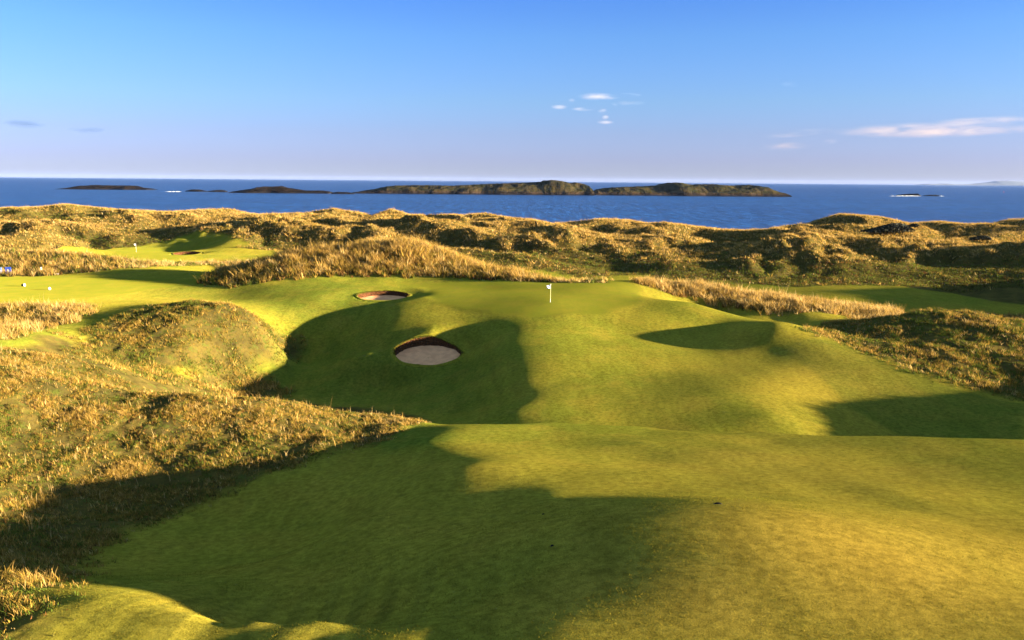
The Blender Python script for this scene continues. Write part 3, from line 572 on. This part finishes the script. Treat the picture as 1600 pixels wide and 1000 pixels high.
for u, v, d, lab in [(1122, 788, 30, 'dark round cap in the turf on the sunny crest'), (849, 804, 28.5, 'dark speck of a cap in the shaded slope, upper one'), (863, 853, 25, 'dark speck of a cap in the shaded slope, lower one')]:
    x, y, z = ground_at(u, v, d); r = empty('turf_cap', (x, y, z), lab, 'turf cap', 'dark caps set in the mown slope'); s = .75 if u > 1000 else .3
    MB().lathe((0, 0, -.03), [(.15 * s, 0), (.15 * s, .04), (.13 * s, .055), (.05 * s, .06)], 16).build('lid', BLACK, r, True); MB().lathe((0, 0, -.04), [(.19 * s, 0), (.19 * s, .035), (.16 * s, .045)], 16).build('collar', simple('soil', (.05, .035, .02), .9, .3), r, True)

# ------------------------------------------------------------------ wind-clipped dark bushes on the dunes
LEAFD = simple('dark_leaves', (.018, .022, .010), .8, .4, 2); TWIG = simple('twigs', (.03, .02, .014), .9, .3, 4)
def bush(u, v, d, L, H, label, seed):
    g = np.random.default_rng(seed); c = hit(u, v, d + 30); x, y = float(c[0]), float(c[1]); z = gz(x, y)
    r = empty('dark_bush', (x, y, z), label, 'bush', 'dark bushes on the dune top'); n = int(2600 * L / 6)
    t = g.uniform(-1, 1, n); prof = H * np.where(t < .25, .12 + .88 * np.clip((t + 1) / 1.25, 0, 1), 1 - .55 * np.clip((t - .25) / .75, 0, 1) ** 3)
    px = t * L / 2; py = g.uniform(-1, 1, n) * L * .22; pz = prof * g.random(n) ** .6 * np.sqrt(1 - .5 * (py / (L * .22)) ** 2); s = g.uniform(.12, .28, n)
    a = g.normal(size=(n, 3)); a /= np.linalg.norm(a, axis=1)[:, None]; b = np.cross(a, g.normal(size=(n, 3))); b /= np.linalg.norm(b, axis=1)[:, None]
    Pp = np.stack([px, py, pz], -1); V = np.stack([Pp - a * s[:, None], Pp + b * s[:, None] * .6, Pp + a * s[:, None], Pp - b * s[:, None] * .6], 1).reshape(-1, 3)
    link('foliage', np_mesh('foliage', V, np.arange(n * 4).reshape(-1, 4), 4, False), LEAFD, r)
    for k in range(5): MB().lathe((L * (k - 2) * .14, 0, -.3), [(.10, 0), (.07, .4), (.03, H * .75 + .2)], 7).build('stem', TWIG, r)
bush(1386, 365, 258, 12.5, 2.6, 'long black wind-clipped bush on the dune top', 1)
bush(1424, 356, 275, 5, 1.3, 'small dark bush further along the dune top', 2)
bush(1530, 375, 225, 5, 1.0, 'low dark bush on the right-hand dune slope', 3)

# ------------------------------------------------------------------ sea, islands, rocks, far land
def sea_material():
    m, nt = mat('sea_water'); N = NT(nt); pos = N.n('ShaderNodeNewGeometry').outputs['Position']
    n1 = N.noise(N.vscale(pos, (.15, .02, 1)), 1.0, 5, .75); n2 = N.noise(N.vscale(pos, (.07, .012, 1)), 1.0, 3, .6); n3 = N.noise(N.vscale(pos, (1, 4, 1)), .0012, 3, .5)
    h = N.math('ADD', N.math('MULTIPLY', n1, 1.6), N.math('MULTIPLY', n2, 2.0))
    b = N.n('ShaderNodeBump'); b.inputs['Strength'].default_value = 1.0; b.inputs['Distance'].default_value = 1.6; N.l(h, b.inputs['Height'])
    c = N.mix(N.map(n3, .4, .6), (.004, .030, .125), (.006, .045, .16)); c = N.mix(N.map(n1, .46, .60), c, (.002, .010, .050)); c = N.mix(N.math('MULTIPLY', N.map(n1, .45, .34), .8), c, (.022, .12, .38)); c = N.mix(N.math('MULTIPLY', N.map(n2, .5, .7), .5), c, (.008, .05, .18))  # lit and dark wave faces painted into the water colour
    p = N.n('ShaderNodeBsdfPrincipled'); N.l(c, p.inputs['Base Color']); p.inputs['Roughness'].default_value = .35; p.inputs['IOR'].default_value = 1.33; p.inputs['Specular IOR Level'].default_value = .2; N.l(b.outputs[0], p.inputs['Normal'])
    o = N.n('ShaderNodeOutputMaterial'); N.l(p.outputs[0], o.inputs[0]); return m
ta = np.linspace(math.radians(-80), math.radians(80), 60); tr = np.exp(np.linspace(math.log(180), math.log(45000), 40))
SV = np.stack([np.sin(ta)[None] * tr[:, None], np.cos(ta)[None] * tr[:, None], np.zeros((40, 60))], -1).reshape(-1, 3)
sid = np.arange(2400).reshape(40, 60); sq = np.stack([sid[:-1, :-1], sid[:-1, 1:], sid[1:, 1:], sid[1:, :-1]], -1).reshape(-1, 4)
tag(link('sea', np_mesh('sea', SV, sq, 4), sea_material()), 'deep blue rippled sea stretching to the horizon', 'sea', kind='structure')

def rock_material(name, grassy, br):
    m, nt = mat(name); N = NT(nt); geo = N.n('ShaderNodeNewGeometry'); pos = geo.outputs['Position']; sx = N.n('ShaderNodeSeparateXYZ'); N.l(geo.outputs['Normal'], sx.inputs[0]); sp = N.n('ShaderNodeSeparateXYZ'); N.l(pos, sp.inputs[0])
    n1 = N.noise(pos, .03, 5, .65); n2 = N.noise(pos, .07, 6, .75)
    c = N.mix(N.map(n2, .4, .62), (.009 * br, .007 * br, .006 * br), (.042 * br, .027 * br, .018 * br)); g = N.mix(N.map(n1, .4, .62), (.020, .021, .008), (.050, .037, .014))
    up = N.math('MULTIPLY', N.map(sx.outputs[2], .45, .8), N.map(sp.outputs[2], 4, 9)); up = N.math('MULTIPLY', up, N.map(n2, .3, .6, .3, 1)); up = N.math('MULTIPLY', up, grassy)
    c = N.mix(up, c, g); c = N.mix(N.map(sp.outputs[2], 4.5, 1.0), c, (.012, .011, .011))
    b = N.n('ShaderNodeBump'); b.inputs['Distance'].default_value = 4; N.l(n2, b.inputs['Height'])
    d = N.n('ShaderNodeBsdfDiffuse'); N.l(c, d.inputs[0]); N.l(b.outputs[0], d.inputs['Normal']); o = N.n('ShaderNodeOutputMaterial'); N.l(d.outputs[0], o.inputs[0]); return m
ISL, ROCK = rock_material('island_turf', 1.0, 1.0), rock_material('sea_rock', .1, .45)
def island(name, label, cat, prof, vw, depth, m, seed, group=None, rugged=.6):
    # prof: (u, v of the outline); vw: waterline pixel at both ends
    us = np.array([p[0] for p in prof], float); vs = np.array([p[1] for p in prof], float)
    c0 = at_sea((us[0] + us[-1]) / 2, vw); d = c0[1]; W_ = [at(u, v, d) for u, v in prof]
    xs = np.array([w[0] for w in W_]); hs = np.array([w[2] for w in W_])
    nx = int(max(24, (us[-1] - us[0]) * 1.4)); ny = 22; gx = np.linspace(xs[0], xs[-1], nx); hh = np.interp(gx, xs, hs)
    ex = np.clip(np.minimum(gx - gx[0], gx[-1] - gx[0] - (gx - gx[0])) / (.06 * (gx[-1] - gx[0]) + 1), 0, 1)
    t = np.linspace(-1, 1, ny); GX, TT = np.meshgrid(gx, t); HH = np.broadcast_to(hh, GX.shape)
    GY = d + depth * (1 + TT) * .5 * (.35 + .65 * np.broadcast_to(np.sqrt(ex), GX.shape)) * (1 + .15 * noise(GX / 60, TT * 2, seed)) + 12 * noise(GX / 45, TT * 0, seed + 1)
    cross = np.clip(1.08 - np.abs(TT + .05) ** 2.6 * 1.1, -.3, 1); sl = .72 + .35 * fbm(GX / 70, GY / 50, seed + 2, 3)
    GZ = HH * np.minimum(cross * np.clip(sl + .55 * (1 - np.abs(TT)), .3, 1.02), 1.0)
    GZ = GZ + rugged * np.minimum(HH, 16) / 16 * 1.8 * fbm(GX / 16, GY / 16, seed + 3, 3) * (np.abs(TT) < .97); GZ = np.where(np.abs(TT) > .93, -2, GZ); GZ[:, 0] = -2; GZ[:, -1] = -2
    V = np.stack([GX, GY, GZ], -1).reshape(-1, 3); o0 = V.mean(0) * [1, 1, 0]; i_ = np.arange(nx * ny).reshape(ny, nx)
    q = np.stack([i_[:-1, :-1], i_[:-1, 1:], i_[1:, 1:], i_[1:, :-1]], -1).reshape(-1, 4); o = link(name, np_mesh(name, V - o0, q, 4, False), m); o.location = o0
    return tag(o, label, cat, group)
GI = 'islands off the coast'
island('rocky_island', 'longest rocky island, humped and grassy, at the centre of the horizon', 'island', [(545,301.5),(555,299),(575,296),(600,291),(640,290),(700,291),(720,290),(760,288),(800,286.5),(830,285.5),(848,284.5),(852,282.5),(866,281.5),(880,283),(895,287),(905,285.5),(914,287),(924,291),(929,297),(930,302)], 304, 260, ISL, 210, GI)
island('rocky_island', 'low dark island tapering to a point, just right of the humped one', 'island', [(931,301),(938,297),(965,294),(1000,292.5),(1040,291),(1056,287.5),(1066,285.5),(1078,286),(1090,289),(1130,288.5),(1160,291),(1190,289.5),(1200,291),(1214,293),(1225,298),(1240,303)], 306.5, 240, ISL, 220, GI)
island('rocky_island', 'flat dark islet furthest from the humped island', 'island', [(84,295.3),(95,293),(108,290.8),(130,289.5),(160,290),(192,290.5),(203,293.5),(226,296)], 296.3, 120, ROCK, 230, GI)
island('rocky_island', 'dark ragged islet with a small peak, next left of the humped island', 'island', [(355,299.5),(368,297.5),(388,295),(396,292.5),(428,291.3),(436,293.8),(452,296.5),(465,298.5),(480,298.2),(495,298.5),(512,301)], 302, 110, ROCK, 240, GI)
island('sea_rock', 'low black skerry in the gap between the two left islets', 'rock', [(286,298),(295,296.2),(305,296.4),(318,299)], 299.5, 40, ROCK, 250, 'skerries in the sea')
island('sea_rock', 'flat black skerry touching the ragged islet', 'rock', [(322,298.5),(332,297),(342,297),(350,299.5)], 300, 40, ROCK, 260, 'skerries in the sea')
island('sea_rock', 'low black skerry left of the long humped island', 'rock', [(516,301),(525,300),(540,300.5),(552,302.5)], 303.2, 30, ROCK, 262, 'skerries in the sea')
island('sea_rock', 'wave-washed black rock with white foam, larger of the pair', 'rock', [(1404,305.5),(1412,304.2),(1428,302.8),(1437,302.6),(1440,305.5)], 306.2, 30, ROCK, 270, 'skerries in the sea')
island('sea_rock', 'wave-washed black rock, smaller of the pair near the buoy', 'rock', [(1446,305.8),(1455,304.6),(1466,304.4),(1473,306)], 306.4, 25, ROCK, 280, 'skerries in the sea')
FOAM = simple('sea_foam', (.75, .76, .78), .8, .15, .05)
def foam(u0, u1, v, label, seed, hgt=1.0):
    a, b = at_sea(u0, v), at_sea(u1, v); nx, ny = 40, 7; gx = np.linspace(0, 1, nx); t = np.linspace(-1, 1, ny); GX, TT = np.meshgrid(gx, t)
    V = a[None, None] + (b - a)[None, None] * GX[..., None]; V = V.copy(); V[..., 1] += TT * 5; e = np.sin(np.pi * GX) ** .5
    V[..., 2] = hgt * (1 - TT ** 2) * e * np.clip(.5 + 1.3 * noise(GX * 9, TT, seed), .03, 1.4) - .1 * (np.abs(TT) > .9); q = np.arange(nx * ny).reshape(ny, nx)
    q = np.stack([q[:-1, :-1], q[:-1, 1:], q[1:, 1:], q[1:, :-1]], -1).reshape(-1, 4); o0 = (a + b) / 2
    tag(link('sea_foam', np_mesh('sea_foam', V.reshape(-1, 3) - o0, q, 4), FOAM), label, 'surf', kind='stuff').location = o0
foam(1389, 1440, 306.4, 'white surf breaking on the larger washed rock', 1, 1.1); foam(1467, 1474, 306.6, 'spot of surf by the smaller washed rock', 2, 1.2)
foam(258, 284, 299.6, 'thin line of surf between the left islets', 3, 1.1); foam(1209, 1222, 306.9, 'surf at the tip of the tapering island', 4, 1.2); foam(868, 878, 304.6, 'speck of surf below the humped island', 5, 1.2)
c = at_sea(1568, 300.5); r = empty('buoy', tuple(c), 'small red buoy floating near the horizon', 'buoy'); RED = simple('red_paint', (.6, .04, .03), .5, .1, 1)
MB().lathe((0, 0, -.8), [(1.2, 0), (1.6, .5), (1.6, 1.4), (1.0, 1.8)], 16).build('float', RED, r, True); MB().lathe((0, 0, 1.0), [(.9, 0), (.4, 2.2), (.25, 3.0)], 10).build('mast', RED, r, True); MB().lathe((0, 0, 3.9), [(.3, 0), (.55, .3), (.3, .7)], 10).build('lamp', RED, r, True)
FARL = simple('far_land', (.05, .07, .09), 1, .2, .0008)  # blue of distant air mixed into the land colour
def farland(prof, label, d, seed):
    us = np.linspace(prof[0][0], prof[-1][0], 160); vs = np.interp(us, [p[0] for p in prof], [p[1] for p in prof]); V = []; ny = 8
    for j in range(ny):
        t = j / (ny - 1)
        for u, v in zip(us, vs):
            p = at(u, v, d); s = math.sin(math.pi * min(1, .02 + t * .98)); V.append((p[0] * (1 + .1 * t), d + 4000 * t, max(p[2], -5) * s * (1 + .12 * float(noise(np.array([u / 9]), np.array([t * 3.]), seed)[0]) * (t > .6)) - 3 * (1 - s)))
    q = np.arange(ny * 160).reshape(ny, 160); q = np.stack([q[:-1, :-1], q[:-1, 1:], q[1:, 1:], q[1:, :-1]], -1).reshape(-1, 4)
    tag(link('far_hills', np_mesh('far_hills', V, q, 4), FARL), label, 'hills', kind='structure')
farland([(1452,288.5),(1462,287.2),(1476,287.4),(1485,286.6),(1496,286.6),(1502,288),(1530,287.6),(1545,286),(1560,284.6),(1572,282.6),(1590,282),(1610,283),(1660,286),(1700,288)], 'faint blue hills on the horizon beyond the buoy', 27000, 5)

# thin sea air
hz = MB(); hz.box((0, 22900, 78), (46500, 23200, 82.5)); m, nt = mat('air'); N = NT(nt); p = N.n('ShaderNodeVolumePrincipled'); p.inputs['Color'].default_value = (.34, .48, .95, 1); p.inputs['Density'].default_value = 7e-6
o = N.n('ShaderNodeOutputMaterial'); N.l(p.outputs[0], o.inputs['Volume']); tag(hz.build('haze', m), 'thin clear sea air fading the farthest hills', 'haze', kind='stuff')
# bird
c = at(941.5, 273, 700); BIRD = simple('gull_grey', (.10, .10, .11), .8, .2, 2); r = empty('bird', tuple(c), 'tiny dark bird flying just above the horizon', 'bird'); r.scale = (1.2, 1.2, 1.2)
bm = MB(); ring = [(-.42, .02), (-.3, .07), (-.1, .10), (.12, .09), (.26, .055), (.34, .06), (.42, .03)]
for i, (xx, rr) in enumerate(ring):
    for k in range(8): a = math.pi * k / 4; bm.v.append((xx, rr * math.cos(a), rr * math.sin(a)))
for i in range(len(ring) - 1):
    for k in range(8): bm.f.append((i * 8 + k, i * 8 + (k + 1) % 8, i * 8 + 8 + (k + 1) % 8, i * 8 + 8 + k))
n0 = len(bm.v)
for sg in (-1, 1):
    b0 = len(bm.v)
    for yy, xl, xt, zz in ((.05, .16, -.12, .05), (.38, .2, -.08, .26), (.75, .02, -.14, .18)):
        bm.v += [(xl, sg * yy, zz), (xt, sg * yy, zz), (xl, sg * yy, zz - .02), (xt, sg * yy, zz - .02)]
    for q in range(2): o_ = b0 + 4 * q; bm.f += [(o_, o_ + 1, o_ + 5, o_ + 4), (o_ + 2, o_ + 6, o_ + 7, o_ + 3), (o_, o_ + 4, o_ + 6, o_ + 2), (o_ + 1, o_ + 3, o_ + 7, o_ + 5)]
bm.build('body', BIRD, r, True)

# ------------------------------------------------------------------ clouds: thin real vapour, lit by the sun
def cloud_material(name, dens, col):
    m, nt = mat(name); N = NT(nt); tc = N.n('ShaderNodeTexCoord').outputs['Object']; pos = N.n('ShaderNodeNewGeometry').outputs['Position']
    ln = N.n('ShaderNodeVectorMath', operation='LENGTH'); N.l(tc, ln.inputs[0])
    n1 = N.noise(N.vscale(pos, (.0016, .0016, .008)), 1.0, 4, .6, .4)
    f = N.math('MULTIPLY', N.map(ln.outputs['Value'], 1.0, .15), N.map(n1, .36, .66))
    p = N.n('ShaderNodeVolumePrincipled'); p.inputs['Color'].default_value = (*col, 1); N.l(N.math('MULTIPLY', f, dens), p.inputs['Density']); p.inputs['Anisotropy'].default_value = .2
    o = N.n('ShaderNodeOutputMaterial'); N.l(p.outputs[0], o.inputs['Volume']); return m
CW = cloud_material('white_vapour', .0014, (.95, .82, .76)); CP_ = cloud_material('pink_vapour', .00028, (.98, .68, .40)); CB = cloud_material('blue_vapour', .0024, (.10, .2, .45))
def cloud(u, v, w, h, label, m, group, d=16000, tilt=0):
    c = at(u, v, d); sx = w / F * d * .62; sz = h / F * d * .75
    V = []; Fc = []; nu, nv = 24, 12
    for j in range(nv + 1):
        for i in range(nu):
            a = 2 * math.pi * i / nu; b = math.pi * j / nv - math.pi / 2; q = 1 - .12 * random.random(); V.append((q * math.cos(a) * math.cos(b), q * math.sin(a) * math.cos(b), q * math.sin(b)))
    for j in range(nv):
        for i in range(nu): Fc.append((j * nu + i, j * nu + (i + 1) % nu, (j + 1) * nu + (i + 1) % nu, (j + 1) * nu + i))
    o = link('cloud', py_mesh('cloud', V, Fc, True), m); o.location = c; o.scale = (sx, max(sx * .5, 150), sz); o.rotation_euler = (0, math.radians(tilt), 0)
    tag(o, label, 'cloud', group)
GC = 'small wisps high over the humped island'; GP = 'pink clouds low over the sea at right'; GB = 'blue-grey wisps at the left edge'
for a in [(936,151,62,9,'longest cream wisp of the small cluster, at its top'), (985,148.5,32,6,'short wisp at the upper right of the small cluster'), (986,161,42,6,'flat bright wisp at the right of the small cluster'), (958,164,14,6,'faint round puff in the middle of the small cluster'),
          (893,157,12,5,'tiny pale puff at the upper left of the small cluster'), (874,167,24,6,'faint grey wisp at the left end of the small cluster'), (912,170.5,38,5,'thin faint streak low in the small cluster'), (941,173,16,6,'cream puff at the end of the thin streak'), (946,183.5,12,6,'pink puff second from the bottom of the small cluster'), (946,191,26,5,'lowest small wisp of the cluster')]:
    cloud(*a[:5], CW, GC)
cloud(1234, 131.5, 28, 6, 'lone white wisp, the highest cloud in the sky', CW, GC, tilt=4)
for a in [(1462,203,290,18,'broad pink streak reaching the right edge of the photo',-1.5), (1248,208,100,9,'slim pink streak pointing up to the right',-6), (1222,229,90,11,'bright peach cloud lowest over the sea',-3), (1297,221,24,7,'small peach puff between the pink streaks',-3), (1540,188,140,10,'faint pink veil above the broad streak',-2)]:
    cloud(*a[:5], CP_, GP, tilt=a[5])
for a in [(40,194,66,11,'blue-grey wisp nearest the left edge',4), (138,203,62,9,'blue-grey wisp second from the left edge',3)]:
    cloud(*a[:5], CB, GB, tilt=a[5])

# ------------------------------------------------------------------ light
SUN_EL, SUN_AZ = math.radians(7.6), math.radians(103)      # azimuth from +y (view direction) towards +x
w = bpy.data.worlds.new('World'); SC.world = w; w.use_nodes = True; N = NT(w.node_tree); bg = w.node_tree.nodes['Background']; bg.inputs[1].default_value = .05
sk = N.n('ShaderNodeTexSky'); sk.sky_type = 'NISHITA'; sk.sun_disc = False; sk.sun_elevation = SUN_EL; sk.sun_rotation = SUN_AZ; sk.dust_density = .3; sk.ozone_density = 3.5; sk.air_density = 1.0
tc = N.n('ShaderNodeTexCoord').outputs['Generated']; sp = N.n('ShaderNodeSeparateXYZ'); N.l(tc, sp.inputs[0])
cr = N.n('ShaderNodeValToRGB'); N.l(sp.outputs[2], cr.inputs[0]); e = cr.color_ramp.elements
e[0].position = .0025; e[0].color = (.48, .58, 1.32, 1); e[1].position = .55; e[1].color = (2.3, 1.75, 1.2, 1)  # top stop brightened above the view to lift shaded ground
for p_, c_ in ((.025, (.47, .50, 1.14, 1)), (.054, (.50, .50, .95, 1)), (.09, (.51, .56, .88, 1)), (.125, (.49, .57, .90, 1)), (.16, (.45, .57, .90, 1)), (.20, (.37, .51, .92, 1)), (.30, (.32, .46, .92, 1))):
    q = e.new(p_); q.color = c_
N.l(N.mix(1.0, N.mix(1.0, sk.outputs[0], cr.outputs[0], 'MULTIPLY'), (.96, .92, .88), 'MULTIPLY'), bg.inputs[0])
sl = bpy.data.lights.new('sun', 'SUN'); sl.energy = 5.0; sl.angle = math.radians(1.0); sl.color = (1.0, .83, .56); so = bpy.data.objects.new('sun', sl); COL.objects.link(so)
dirv = Vector((math.sin(SUN_AZ) * math.cos(SUN_EL), math.cos(SUN_AZ) * math.cos(SUN_EL), math.sin(SUN_EL))); so.rotation_euler = dirv.to_track_quat('Z', 'Y').to_euler(); so.location = (200, 50, 120)
vs = SC.view_settings; SC.display_settings.display_device = 'sRGB'; vs.view_transform = 'Standard'; vs.look = 'None'; vs.exposure = 3.12; vs.gamma = 1; vs.use_curve_mapping = False
cy = SC.cycles; cy.max_bounces = 4; cy.diffuse_bounces = 2; cy.glossy_bounces = 2; cy.transmission_bounces = 2; cy.volume_bounces = 0; cy.use_denoising = True; cy.caustics_reflective = False; cy.caustics_refractive = False
SC.render.resolution_x = 1024; SC.render.resolution_y = 640
